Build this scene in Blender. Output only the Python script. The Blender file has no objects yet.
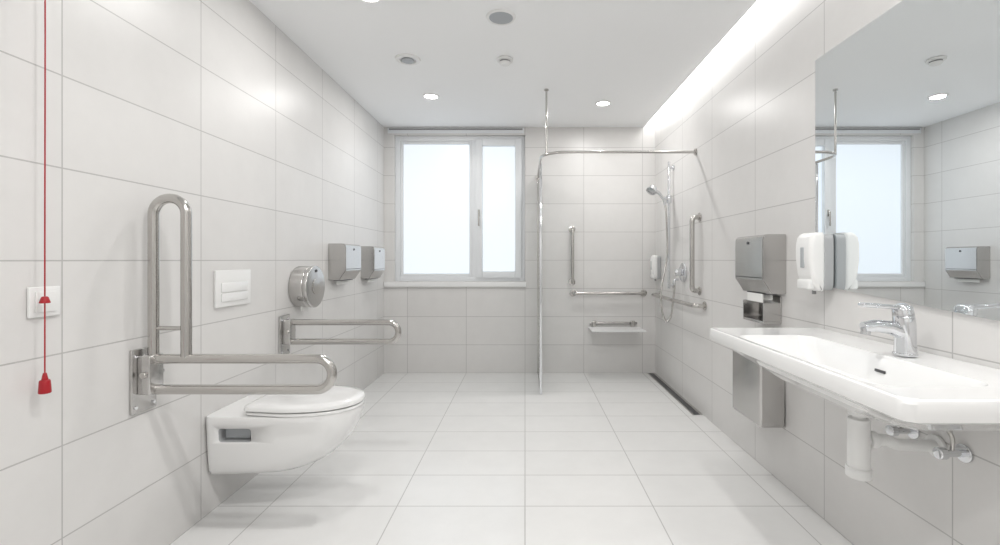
import bpy, bmesh, math
from mathutils import Vector, Matrix
S=bpy.context.scene
XL,XR,YB,YF,ZC=-1.44,1.33,4.595,-1.3,2.51

# ---------------- materials ----------------
def mat(name,col,rough=.5,metal=0,emis=None,es=0,noise=0,trans=0,coat=0):
    m=bpy.data.materials.new(name); m.use_nodes=True
    nt=m.node_tree; b=nt.nodes['Principled BSDF']
    b.inputs['Base Color'].default_value=(*col,1)
    b.inputs['Roughness'].default_value=rough
    b.inputs['Metallic'].default_value=metal
    b.inputs['Transmission Weight'].default_value=trans
    b.inputs['Coat Weight'].default_value=coat
    if emis:
        b.inputs['Emission Color'].default_value=(*emis,1); b.inputs['Emission Strength'].default_value=es
    if noise:
        n=nt.nodes.new('ShaderNodeTexNoise'); n.inputs['Scale'].default_value=noise
        g=nt.nodes.new('ShaderNodeNewGeometry'); nt.links.new(g.outputs['Position'],n.inputs['Vector'])
        r=nt.nodes.new('ShaderNodeMapRange'); r.inputs[3].default_value=rough*.85; r.inputs[4].default_value=rough*1.2
        nt.links.new(n.outputs['Fac'],r.inputs[0]); nt.links.new(r.outputs[0],b.inputs['Roughness'])
    return m
def tile(name,ax,off,w,h,c1,c2,grout,rough,mort=.0023):
    m=bpy.data.materials.new(name); m.use_nodes=True
    nt=m.node_tree; L=nt.links.new; b=nt.nodes['Principled BSDF']
    g=nt.nodes.new('ShaderNodeNewGeometry'); s=nt.nodes.new('ShaderNodeSeparateXYZ'); L(g.outputs['Position'],s.inputs[0])
    c=nt.nodes.new('ShaderNodeCombineXYZ')
    for i in range(2):
        a=nt.nodes.new('ShaderNodeMath'); a.operation='ADD'; a.inputs[1].default_value=off[i]
        L(s.outputs[ax[i]],a.inputs[0]); L(a.outputs[0],c.inputs[i])
    t=nt.nodes.new('ShaderNodeTexBrick'); t.offset=0; t.squash=1
    L(c.outputs[0],t.inputs['Vector'])
    t.inputs['Scale'].default_value=1; t.inputs['Brick Width'].default_value=w; t.inputs['Row Height'].default_value=h
    t.inputs['Mortar Size'].default_value=mort; t.inputs['Mortar Smooth'].default_value=.1; t.inputs['Bias'].default_value=0
    t.inputs['Color1'].default_value=(*c1,1); t.inputs['Color2'].default_value=(*c2,1); t.inputs['Mortar'].default_value=(*grout,1)
    n=nt.nodes.new('ShaderNodeTexNoise'); n.inputs['Scale'].default_value=5; n.inputs['Detail'].default_value=8; n.inputs['Roughness'].default_value=.65
    L(g.outputs['Position'],n.inputs['Vector'])
    r=nt.nodes.new('ShaderNodeMapRange'); r.inputs[3].default_value=.93; r.inputs[4].default_value=1.05; L(n.outputs['Fac'],r.inputs[0])
    mx=nt.nodes.new('ShaderNodeVectorMath'); mx.operation='SCALE'; L(t.outputs['Color'],mx.inputs[0]); L(r.outputs[0],mx.inputs['Scale'])
    L(mx.outputs[0],b.inputs['Base Color'])
    b.inputs['Roughness'].default_value=rough
    bp=nt.nodes.new('ShaderNodeBump'); bp.invert=True; bp.inputs['Distance'].default_value=.0008; bp.inputs['Strength'].default_value=.4
    L(t.outputs['Fac'],bp.inputs['Height']); L(bp.outputs[0],b.inputs['Normal'])
    return m
W1=(.735,.724,.712); W2=(.755,.744,.732); GR=(.50,.49,.48)
M_wl=tile('wall_tile_side',(1,2),(-1.40+6,0),.6,.288,W1,W2,GR,.36)
M_wb=tile('wall_tile_back',(0,2),(6.0,0),.6,.288,W1,W2,GR,.36)
M_fl=tile('floor_tile',(0,1),(6.0,-2.11+6.1),.6,.305,(.80,.798,.79),(.82,.818,.81),(.54,.535,.525),.2,.0026)
M_ceil=mat('ceiling_paint',(.96,.965,.97),.8,noise=5)
M_wht=mat('white_plastic',(.85,.85,.84),.3,noise=20)
M_cer=mat('ceramic',(.87,.87,.865),.12,coat=.5)
M_ss=mat('brushed_steel',(.54,.525,.505),.17,1,noise=40)
M_ssd=mat('satin_steel_sheet',(.57,.56,.55),.2,1,noise=60)
M_chr=mat('chrome',(.72,.73,.75),.07,1)
M_blk=mat('dark_grey',(.06,.06,.065),.4)
M_gry=mat('mid_grey',(.30,.30,.30),.5)
M_lgry=mat('light_grey',(.42,.43,.44),.35)
M_seat=mat('seat_plastic',(.70,.70,.70),.35)
M_red=mat('red_plastic',(.40,.010,.018),.35)
M_mir=mat('mirror_glass',(.89,.92,.93),.0,1)
M_gls=mat('clear_glass',(.90,.96,.96),.02,trans=1)
M_frost_glow=mat('frosted_glass_glow',(.3,.34,.38),.35,emis=(.90,.95,1.0),es=.79)  # outside daylight is put into the panes as their own emission
M_frame=mat('window_frame_white',(.82,.84,.86),.35)
M_emit=mat('led_emitter',(1,1,1),.5,emis=(1,.99,.975),es=6.6)
M_lamp=mat('downlight_lens',(1,1,1),.5,emis=(1,.98,.95),es=10)
M_spk=mat('speaker_grille',(.42,.44,.46),.5)
M_paper=mat('paper',(.85,.85,.83),.8)
M_door=mat('door_laminate',(.75,.76,.76),.4)

# ---------------- helpers ----------------
def empty(name,loc=(0,0,0)):
    e=bpy.data.objects.new(name,None); e.location=loc; e.empty_display_size=.05
    S.collection.objects.link(e); bpy.context.view_layer.update(); return e
def finish(bm,name,m,parent=None,smooth=True,ang=35):
    bmesh.ops.recalc_face_normals(bm,faces=bm.faces)
    me=bpy.data.meshes.new(name); bm.to_mesh(me); bm.free()
    o=bpy.data.objects.new(name,me); S.collection.objects.link(o)
    for mm in (m if isinstance(m,(list,tuple)) else [m]): me.materials.append(mm)
    if smooth:
        for p in me.polygons: p.use_smooth=True
        me.set_sharp_from_angle(angle=math.radians(ang))
    if parent:
        o.parent=parent; o.matrix_parent_inverse=parent.matrix_world.inverted()
    return o
def box(name,a,b,m,parent=None,bev=0,seg=3,rot=None):
    bm=bmesh.new(); bmesh.ops.create_cube(bm,size=1)
    a=Vector(a);b=Vector(b); c=(a+b)/2; d=b-a
    for v in bm.verts: v.co=Vector((v.co.x*d.x,v.co.y*d.y,v.co.z*d.z))
    if bev: bmesh.ops.bevel(bm,geom=bm.edges[:],offset=bev,segments=seg,affect='EDGES',profile=.5)
    for v in bm.verts:
        if rot: v.co=rot@v.co
        v.co+=c
    return finish(bm,name,m,parent)
def cyl(name,p0,p1,r,m,parent=None,r2=None,seg=40,bev=0):
    p0=Vector(p0);p1=Vector(p1); d=p1-p0; L=d.length
    bm=bmesh.new(); bmesh.ops.create_cone(bm,cap_ends=True,segments=seg,radius1=r,radius2=r if r2 is None else r2,depth=L)
    if bev:
        es=[e for e in bm.edges if abs(e.verts[0].co.z-e.verts[1].co.z)<1e-6]
        bmesh.ops.bevel(bm,geom=es,offset=bev,segments=3,affect='EDGES',profile=.5)
    q=d.to_track_quat('Z','Y').to_matrix()
    for v in bm.verts: v.co=q@v.co+(p0+p1)/2
    return finish(bm,name,m,parent)
def fillet(pts,r,n=10):
    pts=[Vector(p) for p in pts]; out=[pts[0]]
    for i in range(1,len(pts)-1):
        a,b,c=pts[i-1],pts[i],pts[i+1]; u=(a-b).normalized(); v=(c-b).normalized()
        th=u.angle(v); rr=r[i-1] if isinstance(r,(list,tuple)) else r
        t=min(rr/math.tan(th/2),(a-b).length*.499999,(c-b).length*.499999); rr=t*math.tan(th/2)
        cc=b+(u+v).normalized()*(rr/math.sin(th/2)); s=b+u*t-cc; e=b+v*t-cc
        A=s.angle(e)
        for k in range(n+1):
            f=k/n; out.append(cc+(s*math.sin((1-f)*A)+e*math.sin(f*A))/math.sin(A))
    out.append(pts[-1]); return out
def tube(name,pts,r,m,parent=None,seg=18,radii=None):
    P=[Vector(p) for p in pts]; Q=[P[0]]
    for p in P[1:]:
        if (p-Q[-1]).length>1e-5: Q.append(p)
    P=Q; n=len(P); T=[]
    for i in range(n):
        T.append((P[min(i+1,n-1)]-P[max(i-1,0)]).normalized())
    N=T[0].orthogonal().normalized(); bm=bmesh.new(); rings=[]
    for i in range(n):
        if i: N=(T[i-1].rotation_difference(T[i]))@N
        N=(N-T[i]*N.dot(T[i])).normalized(); B=T[i].cross(N)
        rr=radii[i] if radii else r
        rings.append([bm.verts.new(P[i]+rr*(N*math.cos(a)+B*math.sin(a))) for a in [2*math.pi*k/seg for k in range(seg)]])
    for i in range(n-1):
        for k in range(seg): bm.faces.new((rings[i][k],rings[i][(k+1)%seg],rings[i+1][(k+1)%seg],rings[i+1][k]))
    bm.faces.new(rings[0]); bm.faces.new(rings[-1])
    return finish(bm,name,m,parent,ang=50)
def loft(name,rings,m,parent=None,ang=40):
    bm=bmesh.new(); R=[[bm.verts.new(p) for p in r] for r in rings]; n=len(R[0])
    for i in range(len(R)-1):
        for k in range(n): bm.faces.new((R[i][k],R[i][(k+1)%n],R[i+1][(k+1)%n],R[i+1][k]))
    bm.faces.new(R[0]); bm.faces.new(R[-1])
    return finish(bm,name,m,parent,ang=ang)
def rr(x0,x1,y0,y1,r,z,n=8):
    out=[]; cx=[(x1-r,y1-r,0),(x0+r,y1-r,90),(x0+r,y0+r,180),(x1-r,y0+r,270)]
    for (a,b,s) in cx:
        for k in range(n+1):
            t=math.radians(s+90*k/n); out.append(Vector((a+r*math.cos(t),b+r*math.sin(t),z)))
    return out

# ---------------- room shell ----------------
T=.12
box('floor',(XL-T,YF-T,-T),(XR+T,YB+T+.2,0),M_fl)
box('wall_left',(XL-T,YF,0),(XL,YB+.2,ZC+.13),M_wl)
box('wall_right',(XR,YF,0),(XR+T,YB+.2,ZC+.13),M_wl)
box('wall_front',(XL-T,YF-T,0),(XR+T,YF,ZC+.13),M_wb)
def multi(name,boxes,m):
    bm=bmesh.new()
    for a,b in boxes:
        r=bmesh.ops.create_cube(bm,size=1)
        for v in r['verts']:
            v.co=Vector([(a[i]+b[i])/2+v.co[i]*(b[i]-a[i]) for i in range(3)])
    return finish(bm,name,m,smooth=False)
wx0,wx1,wz0,wz1=-1.335,0.0,.935,2.43
multi('wall_back',[((XL,YB,0),(XR,YB+.2,wz0)),((XL,YB,wz0),(wx0,YB+.2,ZC+.13)),((wx1,YB,wz0),(XR,YB+.2,ZC+.13)),((wx0,YB,wz1),(wx1,YB+.2,ZC+.13))],M_wb)
XS=1.215
box('ceiling',(XL,YF,ZC),(XS,YB,ZC+.12),M_ceil)
box('ceiling_slot',(XS,YF,ZC+.07),(XR,YB,ZC+.12),M_ceil)
e=empty('cove_light',(1.26,1.6,ZC+.06))
box('diffuser',(1.232,YF+.05,ZC+.05),(1.289,YB-.03,ZC+.069),M_emit,e)
box('channel',(1.223,YF+.04,ZC+.045),(1.231,YB-.02,ZC+.069),M_wht,e)
# ceiling recess above the window, its shade imitated by a grey strip
e=empty('ceiling_recess_strip',(-.7,YB,2.48))
box('frame',(-1.40,YB-.012,2.445),(-.01,YB-.001,2.503),M_frame,e,.002)
box('recess_shade',(-1.385,YB-.014,2.478),(-.025,YB-.0122,2.494),M_gry,e)

# window
e=empty('window_1',(-.67,YB+.08,1.7))
y0,y1=YB+.035,YB+.10
def fr(nm,x0,x1,z0,z1,w,ya,yb,bev=.004):
    box(nm+'_left',(x0,ya,z0),(x0+w,yb,z1),M_frame,e,bev)
    box(nm+'_right',(x1-w,ya,z0),(x1,yb,z1),M_frame,e,bev)
    box(nm+'_top',(x0+w,ya,z1-w),(x1-w,yb,z1),M_frame,e,bev)
    box(nm+'_bottom',(x0+w,ya,z0),(x1-w,yb,z0+w),M_frame,e,bev)
fr('outer',wx0,wx1,wz0,wz1,.05,y0,y1)
box('mullion',(-.545,y0,wz0+.05),(-.49,y1,wz1-.05),M_frame,e,.003)
fr('fixed_bead',wx0+.05,-.545,wz0+.05,wz1-.05,.03,y0+.012,y1-.005)
fr('sash',-.505,wx1-.035,wz0+.035,wz1-.035,.068,y0-.018,y1-.01,.006)
box('pane_fixed',(-1.256,y0+.035,1.01),(-.574,y0+.05,2.355),M_frost_glow,e)
box('pane_sash',(-.44,y0+.03,1.035),(-.10,y0+.045,2.33),M_frost_glow,e)
box('handle_base',(-.482,y0-.028,1.60),(-.462,y0-.018,1.67),M_ss,e,.003)
box('handle_lever',(-.480,y0-.05,1.50),(-.464,y0-.038,1.65),M_ss,e,.004)
cyl('handle_neck',(-.472,y0-.045,1.635),(-.472,y0-.02,1.635),.008,M_ss,e)
box('trim_1',(XL+.001,YB-.02,wz0-.055),(wx1+.01,YB-.001,wz0-.004),M_cer,None,.004)
# door behind the camera
e=empty('door_1',(-.2,YF,1))
box('leaf',(-.65,YF+.002,.01),(.3,YF+.04,2.1),M_door,e,.003)
box('frame_left',(-.72,YF+.001,0.001),(-.655,YF+.06,2.17),M_frame,e,.003)
box('frame_right',(.305,YF+.001,0.001),(.37,YF+.06,2.17),M_frame,e,.003)
box('frame_top',(-.655,YF+.001,2.105),(.305,YF+.06,2.17),M_frame,e,.003)
tube('handle',fillet([(.22,YF+.04,1.02),(.22,YF+.09,1.02),(.08,YF+.09,1.02)],.02),.01,M_ss,e)

# ---------------- ceiling fixtures ----------------
def ring(name,x,y,z,ri,ro,h,m,parent):
    prof=[(ri,z),(ri,z-h*.6),(ri+.004,z-h),(ro-.006,z-h*.8),(ro,z)]
    bm=bmesh.new(); n=48; R=[[bm.verts.new((x+r*math.cos(2*math.pi*k/n),y+r*math.sin(2*math.pi*k/n),zz)) for k in range(n)] for r,zz in prof]
    for i in range(len(R)):
        j=(i+1)%len(R)
        for k in range(n): bm.faces.new((R[i][k],R[i][(k+1)%n],R[j][(k+1)%n],R[j][k]))
    return finish(bm,name,m,parent)
P_DL=8.3
for i,(x,y,p) in enumerate([(-.80,2.30,.65),(-.777,3.72,.8),(.674,3.886,.95),(-.2,.95,1.25),(.5,.95,1),(-.2,-.5,1.25),(.5,-.5,1)]):  # last four are out of view, added to light the room evenly
    nm='recessed_downlight' if i==0 else 'recessed_downlight.%03d'%i
    e=empty(nm,(x,y,ZC))
    ring('trim_ring',x,y,ZC-.0005,.052,.068,.008,M_wht,e)
    cyl('lens',(x,y,ZC-.004),(x,y,ZC-.0008),.051,M_lamp,e)
    l=bpy.data.lights.new('lamp','AREA'); l.shape='DISK'; l.size=.09; l.energy=P_DL*p; l.color=(1,.985,.965)
    o=bpy.data.objects.new('lamp',l); S.collection.objects.link(o); o.location=(x,y,ZC-.012); o.parent=e; o.matrix_parent_inverse=e.matrix_world.inverted()
e=empty('ceiling_speaker',(-.134,2.51,ZC))
ring('rim',-.134,2.51,ZC-.0005,.066,.083,.01,M_wht,e)
cyl('grille',(-.134,2.51,ZC-.006),(-.134,2.51,ZC-.0008),.066,M_spk,e)
e=empty('ventilation_outlet',(-.79,3.035,ZC))
ring('rim',-.79,3.035,ZC-.0005,.052,.085,.012,M_wht,e)
cyl('disc',(-.79,3.035,ZC-.016),(-.79,3.035,ZC-.006),.042,M_spk,e,bev=.003)
cyl('stem',(-.79,3.035,ZC-.007),(-.79,3.035,ZC-.0005),.015,M_wht,e)
e=empty('smoke_detector',(-.135,3.035,ZC))
cyl('base',(-.135,3.035,ZC-.016),(-.135,3.035,ZC-.0005),.055,M_wht,e,bev=.004)
cyl('vents',(-.135,3.035,ZC-.026),(-.135,3.035,ZC-.016),.036,M_gry,e)
cyl('sensor_dome',(-.135,3.035,ZC-.042),(-.135,3.035,ZC-.026),.026,M_wht,e,r2=.042,bev=.003)

# ---------------- left wall ----------------
e=empty('emergency_pull_cord',(-1.40,1.31,1.5))
cx,cy=-1.40,1.312
tube('cord',[(cx,cy,ZC-.012),(cx+.001,cy,1.8),(cx,cy,1.2),(cx,cy,.80)],.0018,M_red,e,8)
cyl('ceiling_cap',(cx,cy,ZC-.02),(cx,cy,ZC-.0005),.022,M_wht,e,bev=.003)
cyl('upper_grip',(cx,cy,1.028),(cx,cy,1.048),.013,M_red,e,r2=.007,bev=.003)
cyl('lower_grip',(cx,cy,.765),(cx,cy,.805),.0145,M_red,e,r2=.012,bev=.004)
cyl('lower_grip_tip',(cx,cy,.803),(cx,cy,.825),.008,M_red,e,r2=.004,bev=.001)
e=empty('alarm_switch',(XL,1.345,1.03))
box('plate',(XL+.001,1.298,.985),(XL+.010,1.386,1.075),M_wht,e,.003)
box('rocker',(XL+.0102,1.312,.999),(XL+.015,1.372,1.061),M_wht,e,.002)

def grab(name,y,raised):
    e=empty(name,(XL,y,.72))
    box('wall_plate',(XL+.001,y-.055,.588),(XL+.012,y+.055,.825),M_ssd,e,.003)
    box('hinge_housing',(XL+.012,y-.034,.655),(XL+.058,y+.034,.80),M_ssd,e,.006)
    cyl('hinge_pin',(XL+.04,y-.045,.73),(XL+.04,y+.045,.73),.012,M_ss,e,bev=.002)
    for dz in (.61,.80):
        for dy in (-.04,.04): cyl('screw',(XL+.012,y+dy,dz),(XL+.016,y+dy,dz),.006,M_chr,e)
    xe=-.725 if raised else -.755
    tube('arm',fillet([(XL+.03,y,.783),(xe,y,.783),(xe,y,.668),(XL+.03,y,.668)],.056),.018,M_ss,e,24)
    if raised:
        tube('raised_arm',fillet([(XL+.045,y-.0,.76),(XL+.045,y,1.385),(-1.272,y,1.385),(-1.272,y,.783)],.06),.018,M_ss,e,24)
        tube('cross_link',[(XL+.045,y,.898),(-1.272,y,.898)],.008,M_ss,e)
    return e
grab('folding_grab_rail',1.69,True)
grab('folding_grab_rail.001',2.68,False)

# flush plate
e=empty('toilet_flush_plate',(XL,2.2,1.02))
box('plate',(XL+.001,2.08,.93),(XL+.012,2.345,1.105),M_wht,e,.003)
box('button_large',(XL+.0122,2.115,1.0),(XL+.017,2.31,1.045),M_cer,e,.002)
box('button_small',(XL+.0122,2.115,.955),(XL+.017,2.31,.995),M_cer,e,.002)

# toilet
e=empty('wall_hung_toilet',(-1.2,2.19,.3))
yc=2.19
def D(xb,xf,w,a,z,n=28,wb=None,p=2.3):
    wb=w if wb is None else wb; pts=[]
    r=.03
    for k in range(6):
        t=math.radians(180-90*k/5); pts.append(Vector((xb+r+r*math.cos(t),yc+wb-r+r*math.sin(t),z)))
    for k in range(n+1):
        t=math.pi/2-math.pi*k/n; c,s=math.cos(t),math.sin(t)
        pts.append(Vector((xf-a+a*abs(c)**(2/p),yc+w*math.copysign(abs(s)**(2/p),s),z)))
    for k in range(6):
        t=math.radians(270-90*k/5); pts.append(Vector((xb+r+r*math.cos(t),yc-wb+r+r*math.sin(t),z)))
    return pts
xb=XL+.001
secs=[(.178,-1.05,.125,.18,.14),(.184,-1.01,.138,.20,.155),(.205,-.955,.15,.23,.163),(.24,-.90,.160,.26,.168),(.285,-.855,.168,.28,.172),(.33,-.82,.175,.29,.175),(.375,-.797,.18,.30,.178),(.42,-.784,.184,.30,.18),(.44,-.781,.185,.30,.18),(.45,-.786,.181,.29,.177)]
body=loft('bowl',[D(xb,xf-.012,w,a,z,wb=wb) for z,xf,w,a,wb in secs],[M_cer,M_lgry],e,60)
cut=box('cut',(-1.37,1.9,.338),(-1.225,2.055,.400),M_lgry,None,.012)
md=body.modifiers.new('b','BOOLEAN'); md.object=cut; md.operation='DIFFERENCE'; md.solver='EXACT'
bpy.context.view_layer.update()
nm=bpy.data.meshes.new_from_object(body.evaluated_get(bpy.context.evaluated_depsgraph_get()))
body.modifiers.clear(); body.data=nm; bpy.data.objects.remove(cut)
box('fixing_insert',(-1.36,2.04,.345),(-1.245,2.053,.393),M_spk,e,.006)
loft('seat',[D(-1.27,-.793,.183,.29,.4515,wb=.16),D(-1.27,-.789,.187,.30,.455,wb=.165),D(-1.27,-.789,.187,.30,.463,wb=.165),D(-1.27,-.792,.184,.29,.466,wb=.16)],M_cer,e)
loft('lid',[D(-1.275,-.796,.182,.29,.4695,wb=.16),D(-1.278,-.788,.189,.30,.473,wb=.167),D(-1.278,-.788,.189,.30,.486,wb=.167),D(-1.27,-.797,.181,.29,.495,wb=.158),D(-1.25,-.83,.15,.26,.500,wb=.13)],M_cer,e,50)
cyl('hinge_1',(-1.285,yc-.09,.462),(-1.285,yc-.05,.462),.011,M_chr,e)
cyl('hinge_2',(-1.285,yc+.05,.462),(-1.285,yc+.09,.462),.011,M_chr,e)

# round toilet roll dispenser
e=empty('toilet_roll_dispenser',(XL,2.82,.99))
ty,tz=2.86,.985
cyl('drum',(XL+.001,ty,tz),(XL+.085,ty,tz),.130,M_ssd,e,seg=64,bev=.006)
cyl('cover',(XL+.085,ty,tz),(XL+.112,ty,tz),.133,M_ssd,e,seg=64,bev=.008)
cyl('boss',(XL+.112,ty,tz),(XL+.116,ty,tz),.05,M_ss,e,seg=48,bev=.001)
cyl('lock',(XL+.112,ty,tz+.10),(XL+.117,ty,tz+.10),.009,M_blk,e)
box('paper_tail',(XL+.04,ty-.05,tz-.15),(XL+.045,ty+.05,tz-.12),M_paper,e)

def dispenser(name,side,ya,yb,z0,z1,d=.125):
    X=XL+.001 if side<0 else XR-.001; f=-side
    e=empty(name,(X,(ya+yb)/2,(z0+z1)/2))
    prof=[(0,z0+.015),(d*.62,z0+.015),(d*.8,z0+.05),(d,z0+.085),(d,z1-.03),(d-.004,z1-.012),(d-.016,z1-.003),(d-.03,z1),(0,z1)]
    bm=bmesh.new(); A=[bm.verts.new((X+f*p,ya,z)) for p,z in prof]; B=[bm.verts.new((X+f*p,yb,z)) for p,z in prof]; n=len(prof)
    bm.faces.new(A); bm.faces.new(B)
    for k in range(n): bm.faces.new((A[k],A[(k+1)%n],B[(k+1)%n],B[k]))
    bmesh.ops.recalc_face_normals(bm,faces=bm.faces)
    es=[q for q in bm.edges if abs(q.verts[0].co.y-q.verts[1].co.y)<1e-6 and max(abs(v.co.x-X) for v in q.verts)>.02]
    bmesh.ops.bevel(bm,geom=es,offset=.004,segments=2,affect='EDGES')
    finish(bm,'housing',M_ssd,e,ang=30)
    def bx(nm,x0,x1,*a):
        p,q=sorted((X+f*x0,X+f*x1)); return box(nm,(p,a[0],a[1]),(q,a[2],a[3]),a[4],e,.002)
    bx('front_seam',d+.0002,d+.0015,ya+.01,z0+.095,yb-.01,z0+.099,M_blk)
    bx('slot',.02,d*.60,ya+.04,z0+.008,yb-.04,z0+.014,M_blk)
    bx('paper_towel',.04,.048,ya+.05,z0-.02,yb-.05,z0+.012,M_paper)
    cyl('lock',(X+f*(d+.0002),(ya+yb)/2,z1-.04),(X+f*(d+.004),(ya+yb)/2,z1-.04),.008,M_blk,e)
    return e
dispenser('paper_towel_dispenser',-1,3.29,3.60,.99,1.275,.13)
dispenser('paper_towel_dispenser.001',-1,3.94,4.24,.975,1.275,.12)

# ---------------- shower ----------------
def wallbar(name,p0,p1,out,m=M_ss,r=.016,off=.06):
    p0=Vector(p0);p1=Vector(p1);out=Vector(out); e=empty(name,(p0+p1)/2)
    tube('bar',fillet([p0+out*.004,p0+out*off,p1+out*off,p1+out*.004],.035),r,m,e)
    for i,p in enumerate((p0,p1)): cyl('rosette_%d'%(i+1),p+out*.001,p+out*.008,.034,m,e,bev=.002)
    return e
wallbar('grab_bar',(.48,YB,.93),(.48,YB,1.47),(0,-1,0))
wallbar('grab_bar.001',(.49,YB,.817),(1.21,YB,.817),(0,-1,0))
wallbar('grab_bar.002',(XR,3.42,.92),(XR,3.42,1.48),(-1,0,0),r=.018)
wallbar('grab_bar.003',(XR,3.32,.815),(XR,4.42,.815),(-1,0,0),off=.08)
# fold seat
e=empty('folding_shower_seat',(.9,YB,.47))
box('wall_rail',(.66,YB-.03,.50),(1.14,YB-.001,.525),M_ssd,e,.004)
for i,x in enumerate((.68,1.07)):
    box('hinge_%d'%(i+1),(x,YB-.06,.475),(x+.04,YB-.03,.54),M_ss,e,.004)
    box('support_%d'%(i+1),(x+.012,YB-.27,.455),(x+.030,YB-.05,.467),M_ss,e,.003)
for i in range(6):
    box('slat_%d'%(i+1),(.635,YB-.33+i*.048,.4675),(1.155,YB-.33+i*.048+.041,.480),M_seat,e,.005)
# riser, hand shower, hose
e=empty('hand_shower_set',(XR,4.0,1.4))
xr=XR-.044
tube('riser',[(xr,4.02,.90),(xr,4.02,2.03)],.0115,M_chr,e)
for z in (.93,1.98):
    cyl('bracket',(XR-.001,4.02,z),(xr,4.02,z),.012,M_chr,e); cyl('bracket_cap',(XR-.001,4.02,z),(XR-.01,4.02,z),.026,M_chr,e,bev=.002)
cyl('slider',(xr,4.02,1.66),(xr,4.02,1.73),.024,M_chr,e,bev=.004)
cyl('holder',(xr,4.02,1.695),(xr-.055,3.98,1.70),.014,M_chr,e)
tube('handle',[(xr-.045,3.985,1.64),(xr-.06,3.975,1.69),(xr-.11,3.955,1.745),(xr-.18,3.93,1.775)],.013,M_chr,e,radii=[.010,.013,.014,.016])
cyl('spray_head',(xr-.165,3.935,1.785),(xr-.19,3.915,1.75),.035,M_chr,e,r2=.046,bev=.004)
hp=[(xr-.045,3.985,1.64),(xr-.035,3.98,1.5),(xr-.03,3.98,1.2),(xr-.09,3.95,.9),(xr-.09,3.93,.72),(xr-.06,3.92,.62),(xr-.02,3.91,.66),(xr-.005,3.90,.78),(xr+.008,3.90,.90),(xr+.010,3.90,.96)]
def crom(P,n=10):
    P=[Vector(p) for p in P]; P=[2*P[0]-P[1]]+P+[2*P[-1]-P[-2]]; o=[]
    for i in range(1,len(P)-2):
        for k in range(n):
            t=k/n; a,b,c,d=P[i-1:i+3]
            o.append(.5*((2*b)+(c-a)*t+(2*a-5*b+4*c-d)*t*t+(3*b-a-3*c+d)*t**3))
    o.append(P[-2]); return o
tube('hose',crom(hp),.0075,M_ss,e,10)
tube('wall_elbow',fillet([(xr+.010,3.90,.94),(xr+.010,3.90,.985),(XR-.001,3.90,.985)],.012,5),.010,M_chr,e)
e=empty('shower_mixer',(XR,3.76,1.04)); my=3.765
cyl('rosette',(XR-.001,my,1.05),(XR-.015,my,1.05),.08,M_chr,e,bev=.004,seg=56)
cyl('body',(XR-.015,my,1.05),(XR-.07,my,1.05),.03,M_chr,e,bev=.005)
tube('lever',[(XR-.06,my,1.05),(XR-.08,my-.04,1.055),(XR-.10,my-.11,1.06)],.01,M_chr,e)
def soap(name,y,z0,z1,w,d):
    e=empty(name,(XR,y,(z0+z1)/2)); X=XR-.001-(.014 if y<2.2 else 0)
    h=z1-z0; bk=.36
    prof=[(0,.55,.80),(.03,.66,.9),(.12,.80,.97),(.30,.93,1),(.55,1,1),(.80,1,1),(.92,.94,.98),(.975,.85,.93),(1,.74,.82)]
    loft('housing',[rr(X-d*dd,X-d*bk,y-w/2*ww,y+w/2*ww,min(.018,w*.2),z0+h*t) for t,dd,ww in prof],M_wht,e,50)
    loft('back_plate',[rr(X-d*(bk+.08),X,y-w*.47*ww,y+w*.47*ww,.008,z0+h*(.02+t*.95)) for t,dd,ww in prof],M_lgry,e,50)
    box('level_window',(X-d-.0015,y-w*.1,z0+h*.40),(X-d*.97,y+w*.1,z0+h*.75),M_spk,e,.001)
    box('push_lever',(X-d*1.0,y-w*.36,z0+h*.03),(X-d*.70,y+w*.36,z0+h*.20),M_wht,e,.008)
    cyl('nozzle',(X-d*.5,y,z0-.015),(X-d*.5,y,z0+.01),.008,M_gry,e)
    return e
soap('soap_dispenser',4.44,.965,1.20,.10,.085)
# curtain rail + glass
e=empty('shower_curtain_rail',(.7,3.5,1.99))
rp=fillet([(XR-.004,3.5,1.994),(.13,3.5,1.994),(.13,YB-.004,1.994)],.2,14)
tube('rail',rp,.011,M_ss,e)
cyl('wall_flange_1',(XR-.001,3.5,1.994),(XR-.01,3.5,1.994),.026,M_ss,e); cyl('wall_flange_2',(.13,YB-.001,1.994),(.13,YB-.01,1.994),.026,M_ss,e)
tube('ceiling_rod',[(.17,3.575,1.994),(.17,3.575,ZC-.001)],.008,M_ss,e)
cyl('ceiling_flange',(.17,3.575,ZC-.01),(.17,3.575,ZC-.0008),.018,M_ss,e)
e=empty('shower_glass_screen',(.13,4.2,1))
box('pane',(.132,3.87,.012),(.140,YB-.012,1.965),M_gls,e)
box('post',(.125,3.85,.001),(.147,3.868,1.980),M_chr,e,.004)
box('wall_profile',(.127,YB-.012,.001),(.145,YB-.001,1.97),M_ss,e,.002)
box('bottom_profile',(.129,3.87,.001),(.143,YB-.012,.012),M_ss,e,.001)
# linear drain
e=empty('linear_floor_drain',(1.28,4,0))
box('channel',(1.255,3.35,.0005),(1.322,4.58,.003),M_blk,e)
box('rim_inner',(1.247,3.345,.0005),(1.256,4.585,.0045),M_ss,e)
box('rim_outer',(1.302,3.345,.0031),(1.322,4.585,.0045),M_ss,e)

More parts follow.
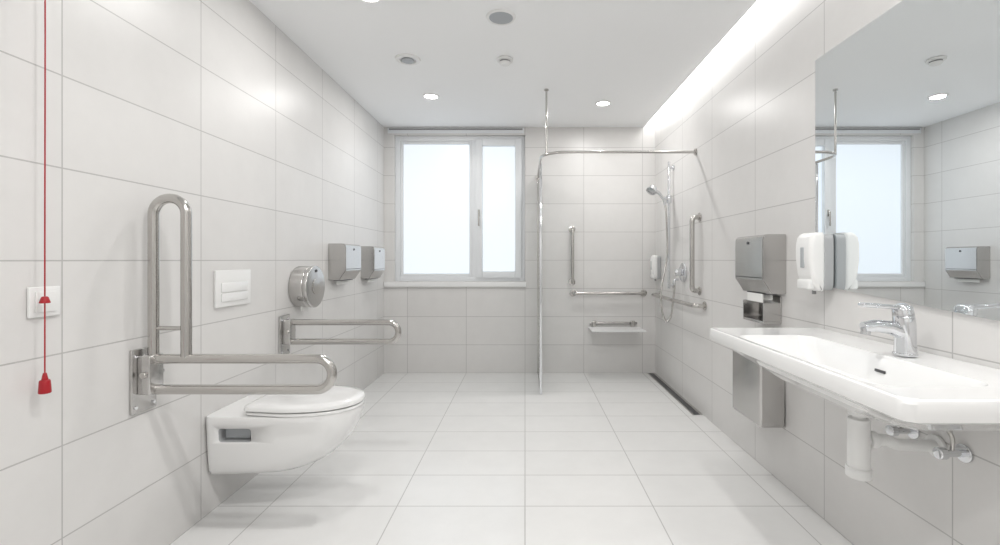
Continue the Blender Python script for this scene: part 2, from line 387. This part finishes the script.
# ---------------- right wall / washbasin ----------------
e0=dispenser('paper_towel_dispenser.002',1,2.29,2.59,.965,1.286,.12)
box('towel_tray',(XR-.095,2.33,.82),(XR-.001,2.55,.834),M_ssd,e0,.003)
box('tray_back',(XR-.008,2.33,.83),(XR-.001,2.55,.965),M_ssd,e0,.002)
box('tray_side_near',(XR-.095,2.33,.834),(XR-.008,2.337,.93),M_ssd,e0,.001)
box('tray_side_far',(XR-.095,2.543,.834),(XR-.008,2.55,.93),M_ssd,e0,.001)
box('towel_tail',(XR-.085,2.36,.93),(XR-.08,2.52,.975),M_paper,e0)
e=empty('waste_bin',(XR,2.44,.5))
bx0,bx1,by0,by1,bz0,bz1=XR-.135,XR-.001,2.29,2.60,.298,.70
rg=[rr(bx0+.008,bx1,by0+.008,by1-.008,.012,bz0,4),rr(bx0,bx1,by0,by1,.014,bz0+.01,4),rr(bx0,bx1,by0,by1,.014,bz1,4),rr(bx0+.006,bx1-.006,by0+.006,by1-.006,.01,bz1,4),rr(bx0+.006,bx1-.006,by0+.006,by1-.006,.01,bz0+.02,4)]
loft('body',rg,M_ssd,e,30)
# mirror
e=empty('wall_mirror',(XR,1.5,1.5))
bm=bmesh.new()
ym0,ym1=.80,2.043
def q(y,z,x): return bm.verts.new((x,y,z))
zb=lambda y: .985+(y-1.26)*(.06/.783)
F=[q(ym1,zb(ym1),XR-.012),q(ym0,zb(ym0),XR-.012),q(ym0,2.06,XR-.012),q(ym1,2.06,XR-.012)]
B=[q(ym1,zb(ym1),XR-.001),q(ym0,zb(ym0),XR-.001),q(ym0,2.06,XR-.001),q(ym1,2.06,XR-.001)]
bm.faces.new(F); bm.faces.new(B)
for k in range(4): bm.faces.new((F[k],F[(k+1)%4],B[(k+1)%4],B[k]))
finish(bm,'glass',M_mir,e,smooth=False)
soap('soap_dispenser.001',1.965,1.02,1.272,.115,.105)

# basin
e=empty('washbasin',(1.08,1.5,.8))
xw=XR-.001; Y0,Y1=.98,2.045
R=[rr(1.02,xw,1.26,1.72,.09,.700),rr(.97,xw,1.16,1.82,.09,.712),rr(.91,xw,1.07,1.92,.07,.75),rr(.865,xw,1.01,1.995,.05,.785),rr(.842,xw,.99,2.033,.035,.792),
   rr(.833,xw,.982,2.042,.03,.798),rr(.83,xw,Y0,Y1,.028,.81),rr(.83,xw,Y0,Y1,.028,.838),rr(.832,xw,.983,2.042,.028,.845),rr(.838,xw,.989,2.036,.028,.8475),
   rr(.850,xw-.01,1.003,2.02,.03,.846),rr(.862,1.168,1.10,1.86,.06,.844),rr(.866,1.163,1.106,1.853,.06,.836),rr(.872,1.155,1.12,1.83,.06,.812),rr(.89,1.140,1.16,1.76,.06,.755),rr(.92,1.11,1.22,1.68,.06,.727),rr(.98,1.07,1.33,1.56,.03,.719)]
loft('basin',R,M_cer,e,24)
cyl('drain',(1.02,1.45,.7195),(1.02,1.45,.724),.028,M_chr,e,bev=.002)
box('overflow',(1.145,1.435,.790),(1.1505,1.475,.799),M_blk,e,.001)
e=empty('basin_faucet',(1.23,1.45,.85)); fx,fy=1.225,1.45
cyl('base',(fx,fy,.8476),(fx,fy,.857),.033,M_chr,e,bev=.002)
tube('body',[(fx,fy,.855),(fx,fy,.90),(fx-.003,fy,.95),(fx-.006,fy,.975),(fx-.008,fy,.983)],.025,M_chr,e,28,radii=[.030,.029,.030,.029,.02])
tube('spout',[(fx-.005,fy,.918),(fx-.05,fy,.937),(fx-.10,fy,.943),(fx-.135,fy,.937)],.017,M_chr,e,24,radii=[.024,.022,.019,.017])
cyl('aerator',(fx-.128,fy,.915),(fx-.126,fy,.935),.013,M_chr,e)
tube('cartridge_cap',[(fx-.006,fy,.978),(fx-.010,fy,1.0),(fx-.012,fy,1.012)],.024,M_chr,e,28,radii=[.029,.028,.014])
box('lever',(fx-.145,fy-.015,.998),(fx+.012,fy+.015,1.012),M_chr,e,.006,rot=Matrix.Rotation(math.radians(4),3,'Y'))
# trap
e=empty('basin_drain_trap',(1.08,1.45,.55)); tx=1.075
cyl('tailpiece',(tx,1.45,.62),(tx,1.45,.699),.019,M_wht,e)
cyl('nut_top',(tx,1.45,.655),(tx,1.45,.685),.03,M_wht,e,bev=.003,seg=12)
cyl('bottle',(tx,1.45,.475),(tx,1.45,.645),.031,M_wht,e,bev=.004)
cyl('bottle_cap',(tx,1.45,.455),(tx,1.45,.49),.036,M_wht,e,bev=.006)
tube('waste_pipe',fillet([(tx,1.45,.575),(tx+.09,1.45,.575),(tx+.12,1.45,.56),(XR-.002,1.45,.555)],.03),.018,M_wht,e)
cyl('nut_side',(tx+.03,1.45,.575),(tx+.055,1.45,.575),.027,M_wht,e,bev=.003,seg=12)
cyl('wall_rosette',(XR-.001,1.45,.555),(XR-.012,1.45,.555),.036,M_wht,e,bev=.003)
for i,y in enumerate((1.36,1.54)):
    e=empty('angle_valve' if i==0 else 'angle_valve.001',(XR,y,.57))
    cyl('rosette',(XR-.001,y,.57),(XR-.008,y,.57),.027,M_chr,e,bev=.002)
    cyl('stem',(XR-.008,y,.57),(XR-.06,y,.57),.011,M_chr,e)
    cyl('knob',(XR-.06,y,.57),(XR-.085,y,.57),.018,M_chr,e,bev=.004)
    tube('supply_hose',crom([(XR-.04,y,.575),(XR-.04,y,.62),(XR-.05,y+(1.45-y)*.3,.66),(XR-.06,y+(1.45-y)*.5,.692)]),.006,M_ss,e,10)

# ---------------- world, camera ----------------
w=bpy.data.worlds.new('World'); S.world=w; w.use_nodes=True
w.node_tree.nodes['Background'].inputs[0].default_value=(.8,.9,1,1); w.node_tree.nodes['Background'].inputs[1].default_value=1
cam=bpy.data.cameras.new('camera'); co=bpy.data.objects.new('camera',cam); S.collection.objects.link(co)
co.location=(0,0,1.154); co.rotation_euler=(math.radians(90),0,0)
cam.sensor_width=36; cam.lens=16.2; cam.shift_x=-.025; cam.shift_y=-.0125; cam.clip_start=.05
S.camera=co
S.view_settings.view_transform='Standard'
